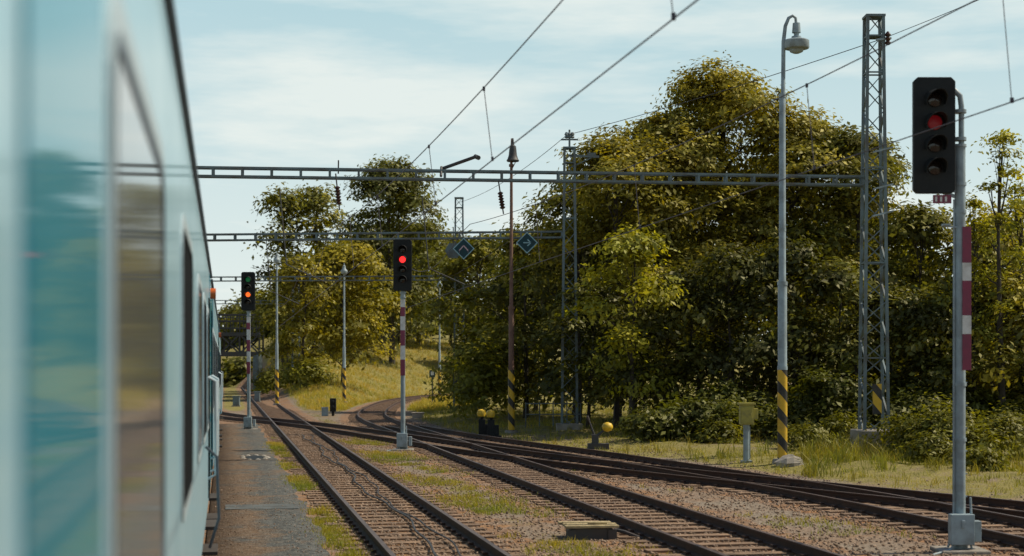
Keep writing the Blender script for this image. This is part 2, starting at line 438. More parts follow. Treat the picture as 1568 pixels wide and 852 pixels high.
# ------------------------------------------------------------------ foliage
def leaves(name,pos,nrm,size,tint,mat,parent=None,aspect=0.5,rng=rng):
    n=len(pos)
    nrm=nrm/np.linalg.norm(nrm,axis=1,keepdims=True)
    t=np.cross(nrm,rng.normal(size=(n,3))); t/=np.linalg.norm(t,axis=1,keepdims=True)
    b=np.cross(nrm,t); s=size[:,None]
    v=np.stack([pos+t*s, pos+b*s*aspect+nrm*s*0.18, pos-t*s, pos-b*s*aspect+nrm*s*0.18],1).reshape(-1,3)
    q=np.arange(4*n).reshape(-1,4)
    T=np.repeat(np.concatenate([tint,np.ones((n,1))],1),4,0)
    return npmesh(name,v,q,mat,parent,tint=T)
TOTAL=[0]
def lobes_to_leaves(lobes,leaf,rng,dens=1.0,tint=(1,1,1),yellow=0.3,zmin=0.2,inner=0.15):
    PS=[];NS=[];TS=[]
    for (c,rr) in lobes:
        c=np.array(c);rr=np.array(rr); rc=leaf*3.0
        area=4*math.pi*((rr[0]*rr[1])**1.6/3+2*(rr[0]*rr[2])**1.6/3)**(1/1.6)
        nc=int(dens*area/(rc*rc*1.5))+4
        d=rng.normal(size=(nc,3)); d/=np.linalg.norm(d,axis=1,keepdims=True)
        d[:,2]=np.where(d[:,2]<-0.4,-d[:,2],d[:,2])
        rad=np.where(rng.uniform(size=nc)<inner,rng.uniform(0.4,0.75,nc),rng.uniform(0.80,1.1,nc))
        rad=np.where(rng.uniform(size=nc)<0.12,rng.uniform(1.1,1.32,nc),rad)
        cc=c+d*rr*rad[:,None]
        nl=36
        rcs=rc*rng.uniform(0.5,1.35,nc)
        g=rng.normal(size=(nc,nl,3))*np.array([0.5,0.5,0.22])*rcs[:,None,None]
        g[:,:,2]-=0.35*(g[:,:,0]**2+g[:,:,1]**2)/rcs[:,None]
        pos=(cc[:,None,:]+g)
        nr=d[:,None,:]*0.9+np.array([0,0,0.55])+rng.normal(size=(nc,nl,3))*0.38
        base=rng.uniform(0.5,1.4,nc)
        yl=(rng.uniform(size=nc)<yellow)*rng.uniform(0.2,0.65,nc)
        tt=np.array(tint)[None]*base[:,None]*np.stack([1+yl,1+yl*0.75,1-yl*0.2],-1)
        tt=tt[:,None,:]*rng.uniform(0.75,1.25,(nc,nl,1))
        PS.append(pos.reshape(-1,3));NS.append(nr.reshape(-1,3));TS.append(tt.reshape(-1,3))
    P=np.concatenate(PS);Nn=np.concatenate(NS);T=np.concatenate(TS)
    k=P[:,2]>zmin+terr(P[:,0],P[:,1]); P,Nn,T=P[k],Nn[k],T[k]
    TOTAL[0]+=len(P)
    return P,Nn,leaf*0.5*rng.uniform(0.6,1.3,len(P)),T
def tree(name,X,Y,h,r,cb,leaf,tint=(1,1,1),seed=1,dens=1.0,nl=9,yellow=0.3,lobe=(0.38,0.55),ry=1.0,inner=0.15):
    rng=np.random.default_rng(seed); z0=tz(X,Y)-0.1
    rt=root(name,(0,0,0))
    lobes=[]; top=h
    for i in range(nl):
        t=(i+0.5)/nl; t=t**0.85
        R=r*math.sqrt(max(0.08,1-(1.9*t-0.85)**2))
        ang=i*2.4+rng.uniform(-0.5,0.5); lr=r*rng.uniform(*lobe)
        off=max(0,R-lr*0.7)
        z=cb+(top-cb)*t
        z=min(z,top-lr*0.75)
        lobes.append(((X+math.cos(ang)*off,Y+math.sin(ang)*off*ry,z0+z),(lr,lr*ry,lr*rng.uniform(0.55,0.8))))
    lr=r*lobe[0]; lobes.append(((X+rng.uniform(-.3,.3),Y,z0+top-lr*0.8),(lr,lr,lr*0.8)))
    P,Nn,sz,T=lobes_to_leaves(lobes,leaf,rng,dens,tint,yellow,0.3,inner)
    leaves('crown',P,Nn,sz,T,M_leaf,rt,rng=rng)
    b=MB(); tr=max(0.05,h*0.012)
    lean=rng.uniform(-0.4,0.4)
    trunk=[(X,Y,z0),(X+0.05,Y,z0+h*0.15),(X+lean*0.4,Y,z0+h*0.4),(X+lean,Y,z0+h*0.65),(X+lean*0.8,Y,z0+h*0.9)]
    b.tube(trunk,[tr*1.4,tr,tr*0.75,tr*0.45,tr*0.12],8)
    for (c,rr) in lobes:
        zz=max(h*0.12,min(c[2]-z0-rr[0]*1.0,h*0.7)); t=zz/h
        st=Vector((X+lean*t*1.2,Y,z0+zz)); e=Vector(c); mid=st.lerp(e,0.5)+Vector((0,0,-0.15*rr[0]))
        b.tube([st,mid,e],[tr*0.4,tr*0.22,tr*0.06],6)
        for k in range(3):
            d=Vector(rng.normal(size=3)); d.z=abs(d.z)*0.6; d.normalize()
            b.tube([mid,e+d*rr[0]*0.7],[tr*0.12,tr*0.03],4)
    b.obj('trunk',[M_bark],rt,smooth=True)
    return rt
G=(1.30,1.20,0.85); DK=(0.46,0.50,0.58); YG=(1.45,1.5,1.0); MID=(0.85,0.88,0.85)  # DK puts the low, inner shade of the wood into leaf colour
# big wood to the right
tree('deciduous_tree',lat(1112,70),70,16.0,4.5,4.5,0.25,G,11,1.2,14,0.5)
tree('deciduous_tree',lat(945,67),67,12.6,3.4,3.5,0.25,G,12,1.15,11,0.4)
tree('deciduous_tree',lat(1020,69),69,13.8,3.5,4.0,0.25,G,13,1.15,11,0.45)
tree('deciduous_tree',lat(1220,69),69,14.0,3.6,4.0,0.25,G,14,1.15,11,0.35)
tree('deciduous_tree',lat(1312,68),68,13.0,3.2,3.5,0.25,MID,15,1.15,11,0.3)
tree('deciduous_tree',lat(1415,67),67,9.4,2.9,1.8,0.27,MID,16,0.95,9,0.35)
tree('deciduous_tree',lat(1520,66),66,9.2,3.1,1.5,0.27,G,17,0.95,10,0.4)
tree('deciduous_tree',lat(1640,66),66,9.0,3.2,1.5,0.36,G,18,0.7,8,0.3)
tree('deciduous_tree',lat(885,73),73,11.6,2.9,2.0,0.30,MID,19,1.0,10,0.3)
tree('deciduous_tree',lat(805,80),80,9.9,3.1,1.0,0.32,MID,20,1.0,9,0.3)
tree('deciduous_tree',lat(738,96),96,10.8,3.2,0.8,0.36,MID,21,1.0,9,0.3)
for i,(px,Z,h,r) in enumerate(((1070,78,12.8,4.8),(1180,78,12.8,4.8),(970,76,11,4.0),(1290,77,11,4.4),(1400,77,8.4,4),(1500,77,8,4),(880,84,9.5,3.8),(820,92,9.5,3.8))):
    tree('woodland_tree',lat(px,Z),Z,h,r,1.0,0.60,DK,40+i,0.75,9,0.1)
tree('young_tree',lat(965,60),60,8.0,1.9,1.6,0.24,YG,23,0.95,10,0.5)
for i,(px,Z,h,r,tn) in enumerate(((1050,61,6.6,2.3,DK),(1125,60,7.2,2.4,DK),(1215,60,7.6,2.4,DK),(1290,59,6.6,2.2,MID),(1370,58,5.6,2.2,DK),(1450,58,5.8,2.2,MID),(1535,57,6.0,2.3,G),(1630,57,6.0,2.3,MID),(985,62,5.0,1.9,DK),(900,64,6.0,2.0,DK))):
    tree('hazel_shrub',lat(px,Z),Z,h,r,0.8,0.26,tn,60+i,0.85,8,0.3)
for i,(px,Z,h,r) in enumerate(((1532,56,11.2,0.95),(1490,57,8.9,0.7),(1563,58,9.4,0.9))):
    tree('birch_sapling',lat(px,Z),Z,h,r,2.6,0.18,YG,80+i,0.32,13,0.5,(0.3,0.6),inner=0.5)
# left / far trees
tree('poplar_tree',lat(434,150),150,18.7,2.6,3.0,0.5,MID,31,1.1,11,0.25,(0.45,0.6))
tree('poplar_tree',lat(480,152),152,17.6,2.9,3.0,0.5,MID,32,1.1,11,0.25,(0.45,0.6))
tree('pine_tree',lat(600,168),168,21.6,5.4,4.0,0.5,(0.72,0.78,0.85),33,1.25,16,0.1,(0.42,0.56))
tree('deciduous_tree',lat(525,134),134,12.2,4.4,2.2,0.42,G,34,1.1,13,0.45,(0.42,0.55))
tree('deciduous_tree',lat(462,130),130,10.8,2.6,1.4,0.42,G,35,1.0,9,0.35)
tree('deciduous_tree',lat(440,145),145,10.5,2.2,0.8,0.45,MID,36,1.0,9,0.3)
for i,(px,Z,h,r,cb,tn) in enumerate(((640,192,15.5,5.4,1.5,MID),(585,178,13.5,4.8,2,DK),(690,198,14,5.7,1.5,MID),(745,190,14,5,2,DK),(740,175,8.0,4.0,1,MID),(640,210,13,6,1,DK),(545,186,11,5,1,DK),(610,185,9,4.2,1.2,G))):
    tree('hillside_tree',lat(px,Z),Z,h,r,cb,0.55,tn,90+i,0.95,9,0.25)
def bush_group(name,items,leaf,tint,seed,dens=0.8,yellow=0.3):
    rng=np.random.default_rng(seed); lob=[]
    for (X,Y,r,h) in items:
        z=tz(X,Y)
        for k in range(4):
            lob.append(((X+rng.uniform(-.5,.5)*r,Y+rng.uniform(-.5,.5)*r,z+h*rng.uniform(0.3,0.6)),(r*rng.uniform(.5,.8),r*.7,h*rng.uniform(.4,.6))))
    P,Nn,sz,T=lobes_to_leaves(lob,leaf,rng,dens,tint,yellow,0.02)
    leaves(name,P,Nn,sz,T,M_leaf,None,rng=rng)
rb=random.Random(4)
bush_group('undergrowth_bushes',[(lat(px,57),55.5+rb.uniform(-1.5,2),1.3,rb.uniform(0.9,2.4)) for px in range(985,1700,38)],0.22,(0.55,0.62,0.55),5,0.8,0.1)  # understory shade put into the darkened leaf tint
bush_group('verge_bushes',[(lat(px,Z),Z,r,h) for px,Z,r,h in ((1400,45,0.9,1.3),(1440,44,1.0,1.5),(1490,43,0.8,1.1),(1425,41,.6,.8),(1545,44,.9,1.2),(1280,51,0.8,1.0),(1000,55,.7,.9),(1230,50,.7,.8),(1100,53,.8,.8),(1512,39,.5,.6))],0.15,(0.85,0.88,0.7),6,0.8,0.2)
bush_group('hillside_bushes',[(lat(px,Z),Z,r,h) for px,Z,r,h in ((478,126,1.3,2.2),(738,76,1.3,3.6),(750,80,1.4,4.2),(770,84,1.5,3.6),(720,98,1.6,3.0),(455,135,1.6,2.4),(424,140,1.3,2.0),(402,150,1.2,1.8))],0.32,(1.0,1.05,0.9),7)
fl=[]
for i in range(60):
    a=rb.uniform(-120,140); d=rb.uniform(270,330)
    fl.append((a,d,9,rb.uniform(6,10)))
for px in range(300,460,14): fl.append((lat(px,270),270,6,rb.uniform(5,8)))
for px in (352,365,378,392): fl.append((lat(px,225)-0.5,225,1.5,rb.uniform(2,4)))
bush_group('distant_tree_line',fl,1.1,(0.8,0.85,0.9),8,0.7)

# ------------------------------------------------------------------ grass
def grass(name,P,H,tint,rng):
    nb=6; n=len(P)
    base=np.repeat(P,nb,0)+rng.normal(size=(n*nb,3))*np.array([0.06,0.06,0])
    h=np.repeat(H,nb)*rng.uniform(0.5,1.3,n*nb)
    th=rng.uniform(0,6.28,n*nb); w=0.005+0.014*h
    dx=np.stack([np.cos(th)*w,np.sin(th)*w,np.zeros_like(w)],-1)
    le=rng.normal(size=(n*nb,2))*0.42*h[:,None]
    mid=base+np.stack([le[:,0]*0.35,le[:,1]*0.35,h*0.6],-1)
    tip=base+np.stack([le[:,0],le[:,1],h],-1)
    v=np.stack([base-dx,base+dx,mid+dx*0.7,mid-dx*0.7],1).reshape(-1,3)
    q1=np.arange(4*n*nb).reshape(-1,4)
    v2=np.stack([mid-dx*0.7,mid+dx*0.7,tip+dx*0.08,tip-dx*0.08],1).reshape(-1,3)
    q2=q1+len(v)
    patch=np.repeat(0.5+0.5*np.clip(pnoise(P[:,0]*2.3,P[:,1]*2.3)*1.6,-1,1),nb)[:,None]
    hue=patch*np.array([[0.62,0.78,0.6]])+(1-patch)*np.array([[1.25,1.05,0.95]])
    T1=rng.uniform(0.6,1.3,(n*nb,1))*np.array(tint)[None]*hue*(1+rng.uniform(0,0.5,(n*nb,1))*np.array([0.7,0.4,0.1]))
    T1=np.concatenate([T1,np.ones((n*nb,1))],1)
    T=np.concatenate([np.repeat(T1,4,0),np.repeat(T1,4,0)])
    npmesh(name,np.concatenate([v,v2]),np.concatenate([q1,q2]),M_grass,tint=T)
rg=np.random.default_rng(9)
n=60000
s=12+95*rg.uniform(0,1,n)**1.3; u=rg.uniform(1.45,34,n)
x,y,_z=W(u,s); gz,bl=zones(x,y)
keep=(rg.uniform(0,1,n)<np.clip((gz-0.35)*1.4,0,1)*(0.4+0.6*(pnoise(x*3,y*3)>-0.1)))
x,y=x[keep],y[keep]; Pg=np.stack([x,y,terr(x,y)],-1)
uu,ss=WU(x,y)
Hh=np.where(uu<9,0.04+0.05*rg.uniform(0,1,len(x)),0.06+0.26*rg.uniform(0,1,len(x))**2*(0.6+0.8*(pnoise(x*1.7+4,y*1.7)>0.1)))
grass('meadow_grass',Pg,Hh,(0.85,0.90,0.68),rg)
n=14000
s=15+45*rg.uniform(0,1,n); rr_=rg.uniform(0,1,n)
u=np.where(rr_<0.40,1.73+rg.normal(0,0.17,n),np.where(rr_<0.85,4.9+rg.normal(0,0.55,n),9.7+rg.normal(0,0.5,n)))
x,y,_z=W(u,s); k=(pnoise(x*2.2,y*2.2)>np.where(rr_<0.85,0.0,0.35))&(trackdist(x,y)>1.0); x,y=x[k],y[k]
grass('weeds',np.stack([x,y,terr(x,y)],-1),0.03+0.08*rg.uniform(0,1,len(x))**1.5,(0.95,1.0,0.6),rg)
n=16000
px=rg.uniform(395,720,n); Z=rg.uniform(95,200,n); x=(px-784)/2400*Z; gz,bl=zones(x,Z); k=gz>0.6; x,Z=x[k],Z[k]
grass('bank_grass',np.stack([x,Z,terr(x,Z)],-1),0.12+0.30*rg.uniform(0,1,len(x)),(1.35,1.22,0.85),rg)
n=3200
px=rg.uniform(1230,1600,n); Z=rg.uniform(38,52,n); x=(px-784)/2400*Z; u,s=WU(x,Z)
k=(u-fD(s)>3.2)&(pnoise(x*2,Z*2)>0.05); x,Z=x[k],Z[k]
grass('tall_weeds',np.stack([x,Z,terr(x,Z)],-1),0.15+0.45*rg.uniform(0,1,len(x))**1.7,(0.62,0.7,0.5),rg)

# ------------------------------------------------------------------ signals
def signal(X,Y,lit,offset=0.0,plate=True,big=False):
    z0=tz(X,Y); rt=root('railway_signal',(X,Y,z0))
    ht,hb=6.84-z0,5.17-z0; hx=-offset
    h=MB()
    w=0.30; prf=[(-w,hb+0.05),(-w+0.05,hb),(w-0.05,hb),(w,hb+0.05),(w,ht-0.06),(w-0.06,ht),(-w+0.06,ht),(-w,ht-0.06)]
    vs=[(hx+x,-0.20,z) for x,z in prf]+[(hx+x,-0.10,z) for x,z in prf]; nn=8
    h.add(vs,[tuple(range(nn)),tuple(reversed(range(nn,2*nn)))]+[(i,i+nn,(i+1)%nn+nn,(i+1)%nn) for i in range(nn)])
    h.box((hx,0.0,(ht+hb)/2),(0.42,0.198,ht-hb-0.18))
    h.obj('head_housing',[M_black],rt,bev=0.01)
    zs=[ht-0.33-i*0.325 for i in range(4)]
    for i,z in enumerate(zs):
        l=MB(); n=20
        ring=lambda r,y:[(hx+r*math.cos(2*math.pi*k/n),y,z+r*math.sin(2*math.pi*k/n)) for k in range(n)]
        vs=ring(0.105,-0.201)+ring(0.10,-0.225)+ring(0.05,-0.24)+ring(0.002,-0.245)
        fs=[(a*n+k,(a+1)*n+k,(a+1)*n+(k+1)%n,a*n+(k+1)%n) for a in range(3) for k in range(n)]
        l.add(vs,fs); l.obj('lens_%d'%(i+1),[lit.get(i,M_lens)],rt,smooth=True)
        v=MB(); n=14; R=0.135; th=0.012
        for k in range(n+1):
            a=math.radians(-25)+math.radians(230)*k/n
            ln=0.12+0.20*max(0,math.sin(a))
            for rr in (R,R+th):
                v.v.append((hx+rr*math.cos(a),-0.2,z+rr*math.sin(a))); v.v.append((hx+rr*math.cos(a),-0.2-ln,z+rr*math.sin(a)-0.03))
        for k in range(n):
            o=k*4
            for q in ((0,1,5,4),(2,6,7,3),(1,3,7,5)):
                v.f.append(tuple(o+t for t in q)); v.m.append(0)
        v.obj('visor_%d'%(i+1),[M_black],rt,smooth=True)
    p=MB()
    if offset:
        p.tube([(0,0,0.0),(0,0,5.87)],0.078,14); p.tube([(0,0,5.86),(0,0,5.9)],[0.095,0.09],14)
        p.tube([(0.02,0,5.8),(0.02,0,6.45),(0.0,0,6.60),(-0.08,0,6.68),(-0.2,0,6.70)],0.042,10)
        for z in (5.3,5.95,6.35,4.9,2.4,1.6): p.tube([(0,0,z),(0,0,z+0.05)],0.092,14)
        p.bar((0,0,5.25),(hx,0,5.25),0.06,0.09); p.bar((0,0,5.12),(hx+0.05,0,5.25),0.04,0.05)
        p.bar((-0.28,-0.05,4.72),(0,-0.05,4.69),0.02,0.025); p.box((-0.22,-0.08,4.73),(0.12,0.10,0.02))
        for i in range(12): p.box((0.085,0,0.8+i*0.33),(0.03,0.04,0.02))
        p.tube([(-0.1,-0.02,0.5),(-0.095,-0.02,2.6),(-0.09,-0.02,5.1)],0.016,6)
    else:
        p.tube([(0,0,0.0),(0,0,5.2)],0.075,12)
        for z in (4.95,5.1): p.tube([(0,0,z),(0,0,z+0.04)],0.10,12)
    p.tube([(0,0,0.0),(0,0,0.03)],0.22,14); p.tube([(0,0,0.03),(0,0,0.45)],[0.11,0.10],14)
    for k in range(4): p.bar((0.2*math.cos(k*1.57+.78),0.2*math.sin(k*1.57+.78),0.03),(0.08*math.cos(k*1.57+.78),0.08*math.sin(k*1.57+.78),0.4),0.02,0.05)
    p.obj('post',[M_grey],rt,smooth=True)
    bx=MB(); bx.box((-0.02,-0.14,0.34),(0.34,0.17,0.44)); bx.box((-0.02,-0.235,0.42),(0.05,0.02,0.12)); bx.tube([(0.12,-0.14,0.56),(0.12,-0.1,0.8)],0.02,6)
    bx.box((0.24,0.0,0.3),(0.1,0.16,0.3)); bx.tube([(-0.12,-0.16,0.13),(-0.2,-0.2,0.05),(-0.5,-0.4,0.0)],0.02,6)
    bx.obj('connection_box',[M_grey],rt,bev=0.012)
    b=MB(); z=4.70 if offset else 4.9; cols=[(0,0.52),(1,0.26),(0,0.50),(1,0.27),(0,0.52)]
    if not offset: cols=[(1,0.25),(0,0.3),(1,0.45),(0,0.5),(1,0.45),(0,0.52),(1,0.0)]
    for mi,ln in cols:
        if ln==0: continue
        if offset: b.box((0.07,-0.10,z-ln/2),(0.125,0.02,ln-0.002),mi)
        else: b.box((0,-0.10,z-ln/2),(0.15,0.03,ln-0.002),mi)
        z-=ln
    b.obj('marker_plate',[M_red,M_white],rt)
    if offset:
        t=MB(); t.box((hx+0.12,-0.15,hb-0.08),(0.26,0.03,0.12),0)
        for k in range(3): t.box((hx+0.03+k*0.07,-0.168,hb-0.08),(0.03,0.004,0.07),1)
        t.obj('number_plate',[M_red,M_white],rt)
    fd=MB(); fd.box((0,0,-0.05),(0.7,0.7,0.2)); fd.obj('foundation',[M_conc],rt,bev=0.02)
signal(lat(1470,22.7),22.7,{1:M_dRed},offset=0.42)
signal(lat(617,50.9),50.9,{1:M_eRed})
signal(lat(381,68),68,{0:M_eGrn,2:M_eOrg})

# ------------------------------------------------------------------ lamps
def lamp_post(X,Y,H,kind,polemat,r0=0.11,stripe=True):
    z0=tz(X,Y); rt=root('street_lamp',(X,Y,z0)); H=H-z0
    p=MB()
    if kind=='hook':
        a=H*0.40
        p.tube([(0,0,0),(0,0,a),(0,0,a+0.12),(0,0,H*0.82),(0.02,0,H*0.825),(0.03,0,H-0.7),(0.08,0,H-0.28),(0.17,0,H-0.06),(0.28,0,H),(0.36,0,H-0.06),(0.37,0,H-0.2)],
               [0.125,0.125,0.095,0.085,0.06,0.055,0.05,0.045,0.04,0.04,0.04],12)
        for z in (a,H*0.82,H*0.52,2.55): p.tube([(0,0,z-0.04),(0,0,z+0.06)],0.14 if z<=a else 0.1,12)
        for i in range(22): p.box((0.10,0,2.8+i*0.33),(0.09,0.02,0.02))
        p.obj('pole',[polemat],rt,smooth=True)
        l=MB(); l.lathe((0.38,0,H-0.98),[(0.02,0.80),(0.10,0.78),(0.12,0.52),(0.07,0.50),(0.07,0.44),(0.13,0.42),(0.14,0.36),(0.30,0.33),(0.345,0.30),(0.35,0.12),(0.33,0.09),(0.20,0.06),(0.17,0.0),(0.08,-0.04)],18)
        l.obj('lamp_head',[M_grey],rt,smooth=True)
    elif kind=='bell':
        p.tube([(0,0,0),(0,0,H*0.42),(0,0,H*0.425),(0,0,H-1.0),(0,0,H)],[0.12,0.11,0.08,0.055,0.02],10)
        p.tube([(0,0,H*0.42),(0,0,H*0.43)],0.13,10)
        p.bar((0,0,H-1.3),(0.2,0,H-0.9),0.03,0.03); p.tube([(0.0,0,H-1.15),(0,0,H-1.05)],0.1,10)
        p.obj('pole',[polemat],rt,smooth=True)
        l=MB(); l.lathe((0.06,-0.05,H-0.95),[(0.24,0.0),(0.26,0.05),(0.22,0.10),(0.17,0.25),(0.15,0.45),(0.13,0.62),(0.06,0.68),(0.03,0.95)],16)
        l.obj('lamp_head',[M_dark],rt,smooth=True)
    else:
        p.tube([(0,0,0),(0,0,H*0.4),(0,0,H*0.41),(0,0,H-0.3),(0,0,H)],[0.12,0.11,0.08,0.06,0.05],10)
        p.obj('pole',[polemat],rt,smooth=True)
        l=MB(); l.lathe((0.0,-0.02,H-0.55),[(0.03,-0.2),(0.2,-0.12),(0.26,0.05),(0.24,0.12),(0.12,0.25),(0.10,0.45),(0.04,0.5),(0.02,0.65)],16)
        l.obj('lamp_head',[M_grey],rt,smooth=True)
    if stripe:
        s=MB(); s.tube([(0,0,0.12),(0,0,2.55)],0.134,14); s.obj('hazard_sleeve',[M_haz],rt,smooth=True)
    f=MB(); f.tube([(0,0,-0.2),(0,0,0.1)],[0.32,0.26],10); f.obj('footing',[M_conc],rt)
lamp_post(lat(1198,42.4),42.4,12.2,'hook',M_grey)
lamp_post(lat(783,63.6),63.6,12.0,'bell',M_rustp)
lamp_post(lat(527,115),115,10.3,'cap',M_grey)
lamp_post(lat(673,138),138,10.5,'cap',M_grey)
lamp_post(lat(424,112),112,10.9,'cap',M_grey)

# ------------------------------------------------------------------ lattice masts
def lattice(X,Y,H,w0,w1,top='plain',foot=True,fh=0.5):
    z0=tz(X,Y); rt=root('lattice_mast',(X,Y,z0)); b=MB(); H=H-z0
    def cor(i,z):
        w=(w0+(w1-w0)*z/H)/2; return Vector(((-w,w,w,-w)[i],(-w,-w,w,w)[i],z))
    for i in range(4): b.bar(cor(i,0),cor(i,H),0.085,0.085)
    n=int(H/0.55); st=H/n
    for k in range(n):
        za,zb=k*st,(k+1)*st
        for i in range(4):
            j=(i+1)%4
            if (k+i)%2: b.bar(cor(i,za),cor(j,zb),0.05,0.025)
            else: b.bar(cor(j,za),cor(i,zb),0.05,0.025)
        if k%5==0:
            for i in range(4): b.bar(cor(i,za+0.01),cor((i+1)%4,za+0.01),0.06,0.04)
    b.box((0,0,H),(w1+0.12,w1+0.12,0.07)); b.box((0,0,H-0.6),(w1+0.05,w1+0.05,0.05))
    if top=='ins':
        b.tube([(0,0,H),(0,0,H+0.75)],0.04,8); b.bar((-0.35,0,H+0.35),(0.35,0,H+0.35),0.06)
        for x in (-0.12,0.12,0): b.lathe((x,0,H+0.4),[(0.05,0),(0.09,0.05),(0.05,0.1),(0.09,0.15),(0.04,0.25)],8)
        b.bar((0,0,H-0.3),(1.2,0,H-0.35),0.09,0.09); b.bar((0,0,H-0.8),(0.9,0,H-0.38),0.05); b.box((0.9,0,H-0.25),(0.35,0.1,0.12))
    b.obj('lattice_frame',[M_mast],rt)
    f=MB(); f.box((0,0,fh/2-0.25),(w0+0.45,w0+0.5,fh)); f.obj('concrete_footing',[M_conc],rt,bev=0.03)
    return rt
m1=lattice(lat(1338,47),47,13.2,0.72,0.46,fh=0.95)
m2=lattice(lat(872,63.6),63.6,11.6,0.62,0.40,'ins')
m3=lattice(lat(703,97.8),97.8,13.3,0.65,0.45)
m4=lattice(lat(453,140),140,12.7,0.65,0.45)
m5=lattice(-16.5,44.5,12,0.7,0.5); m6=lattice(-17.5,64,12,0.7,0.5)
e=MB(); X,Y=lat(1338,47),47
e.bar((X,Y-0.3,12.45),(X+0.45,Y-0.3,12.5),0.06); e.lathe((X+0.35,Y-0.3,12.3),[(0.05,0),(0.1,0.06),(0.05,0.12),(0.1,0.18),(0.05,0.24),(0.1,0.3),(0.03,0.4)],10,1)
for z in (9.1,8.0,7.2): e.bar((X-0.1,Y-0.32,z),(X+0.5,Y-0.32,z+0.15),0.05)
e.box((X,Y-0.42,1.75),(0.25,0.1,0.9),2)
e.obj('mast_bracket',[M_grey,M_insul,M_haz])
e=MB(); X,Y=lat(703,97.8),97.8
e.box((X-0.1,Y-0.5,2.2),(0.35,0.25,0.9)); e.box((X+0.2,Y-0.5,1.6),(0.2,0.2,0.5)); e.obj('mast_switch_box',[M_dark],None,bev=0.02)

# ------------------------------------------------------------------ gantry beams
def beam(p0,p1,depth,name='gantry_beam',sp=0.82,w=0.3):
    b=MB(); p0=Vector(p0);p1=Vector(p1); L=(p1-p0).length; d=(p1-p0)/L; nrm=Vector((-d.y,d.x,0)).normalized()
    for sy in (-w/2,w/2):
        for sz in (-depth/2,depth/2):
            b.bar(p0+nrm*sy+Vector((0,0,sz)),p1+nrm*sy+Vector((0,0,sz)),0.075,0.06)
    n=int(L/sp)
    for k in range(n+1):
        q=p0+d*(k*L/n)
        for sy in (-w/2,w/2):
            b.bar(q+nrm*sy+Vector((0,0,-depth/2+0.03)),q+nrm*sy+Vector((0,0,depth/2-0.03)),0.06,0.06)
        for sz in (-depth/2,depth/2):
            if k<n:
                q2=p0+d*((k+1)*L/n); b.bar(q+nrm*(-w/2)+Vector((0,0,sz)),q2+nrm*(w/2)+Vector((0,0,sz)),0.03,0.02)
    return b.obj(name,[M_mast])
beam((-17,44.6,8.36),(lat(1338,47)-0.3,47.2,8.30),0.25)
beam((-18,64.2,7.98),(lat(872,63.6)-0.3,63.9,8.12),0.24)
beam((-22,98.5,8.27),(lat(703,97.8),97.8,8.32),0.25,sp=0.9)
beam((-34,140,8.6),(lat(453,140),140,8.6),0.3,sp=1.0)
beam((-40,178,8.6),(lat(515,178),178,8.6),0.3,sp=1.2)

# ------------------------------------------------------------------ overhead line
cat=root('overhead_line')
def wire(name,pts,r=0.011):
    b=MB(); b.tube(pts,r,5); return b.obj(name,[M_wire],cat)
def catenary(f,sup,off=0.1,zc=5.08,zlow=5.92,sag=0.75,drops=()):
    pc=[];pm=[];rm=[];dr=MB()
    def zmes(s):
        for a,b in zip(sup[:-1],sup[1:]):
            if a<=s<=b: t=(s-(a+b)/2)/((b-a)/2); return zlow+sag*t*t
        return zlow
    for s in np.arange(sup[0],sup[-1]+0.1,2.0):
        u=float(f(s))+off
        pm.append(W(u-0.1,s,zmes(s))); pc.append(W(u,s,zc)); rm.append(0.0060+0.00008*max(s,0))
    for s in drops:
        u=float(f(s))+off; zm=zmes(s)
        dr.tube([W(u-0.1,s,zm),W(u,s,zc)],0.003+0.0001*s,4)
        dr.box(W(u,s,zc+0.015),(0.03,0.03,0.05)); dr.box(W(u-0.1,s,zm-0.01),(0.03,0.03,0.05))
    wire('messenger_wire',pm,rm); wire('contact_wire',pc,rm); dr.obj('droppers',[M_wire],cat)
catenary(fA,[-10,46,62,96],0.12,drops=(10.5,18,23,31,38))
catenary(fB,[-10,47,64],0.0,5.15,6.2,0.8,drops=(13.6,18.6,27,36))
def sagw(name,p0,p1,sag,r=0.013,n=14):
    p0=Vector(p0);p1=Vector(p1)
    return wire(name,[p0.lerp(p1,k/n)-Vector((0,0,sag*4*(k/n)*(1-k/n))) for k in range(n+1)],r)
A1=(lat(1350,47)+0.0,46.7,hgt(62,47)); A2=(lat(868,63.6),63.6,hgt(207,63.6))
sagw('feeder_wire',A1,A2,0.12); sagw('feeder_wire',A2,(lat(700,97.8),97.8,13.0),0.4)
sagw('feeder_wire',A1,(20.5,8,13.6),0.5,0.01)
sagw('cross_wire',(lat(860,63.6),63.6,9.4),(lat(690,97.8),97.8,8.4),0.2,0.012)
def insulator(p0,p1,name='line_insulator'):
    b=MB(); p0=Vector(p0);p1=Vector(p1); a=p0.lerp(p1,0.35); c=p0.lerp(p1,0.85)
    b.tube([p0,a],0.02,6); b.tube([c,p1],0.02,6)
    pts=[];rr=[]
    for k in range(13):
        pts.append(a.lerp(c,k/12)); rr.append(0.09 if k%2 else 0.045)
    b.tube(pts,rr,10,1); b.obj(name,[M_dark,M_insul])
insulator((lat(514,45),45,hgt(266,45)),(lat(520,45),45,hgt(322,45)))
insulator((lat(763,46),46,hgt(276,46)),(lat(771,46),46,hgt(328,46)))
ra=MB()
def rarm(Z,p,q,r=0.04):
    ra.tube([(lat(p[0],Z),Z,hgt(p[1],Z)),(lat(q[0],Z),Z-0.3,hgt(q[1],Z))],r,8)
rarm(46,(676,259),(730,242),0.05); rarm(46,(676,256),(676,272),0.04); rarm(46,(728,240),(733,244),0.07)
rarm(46,(518,266),(520,248),0.02)
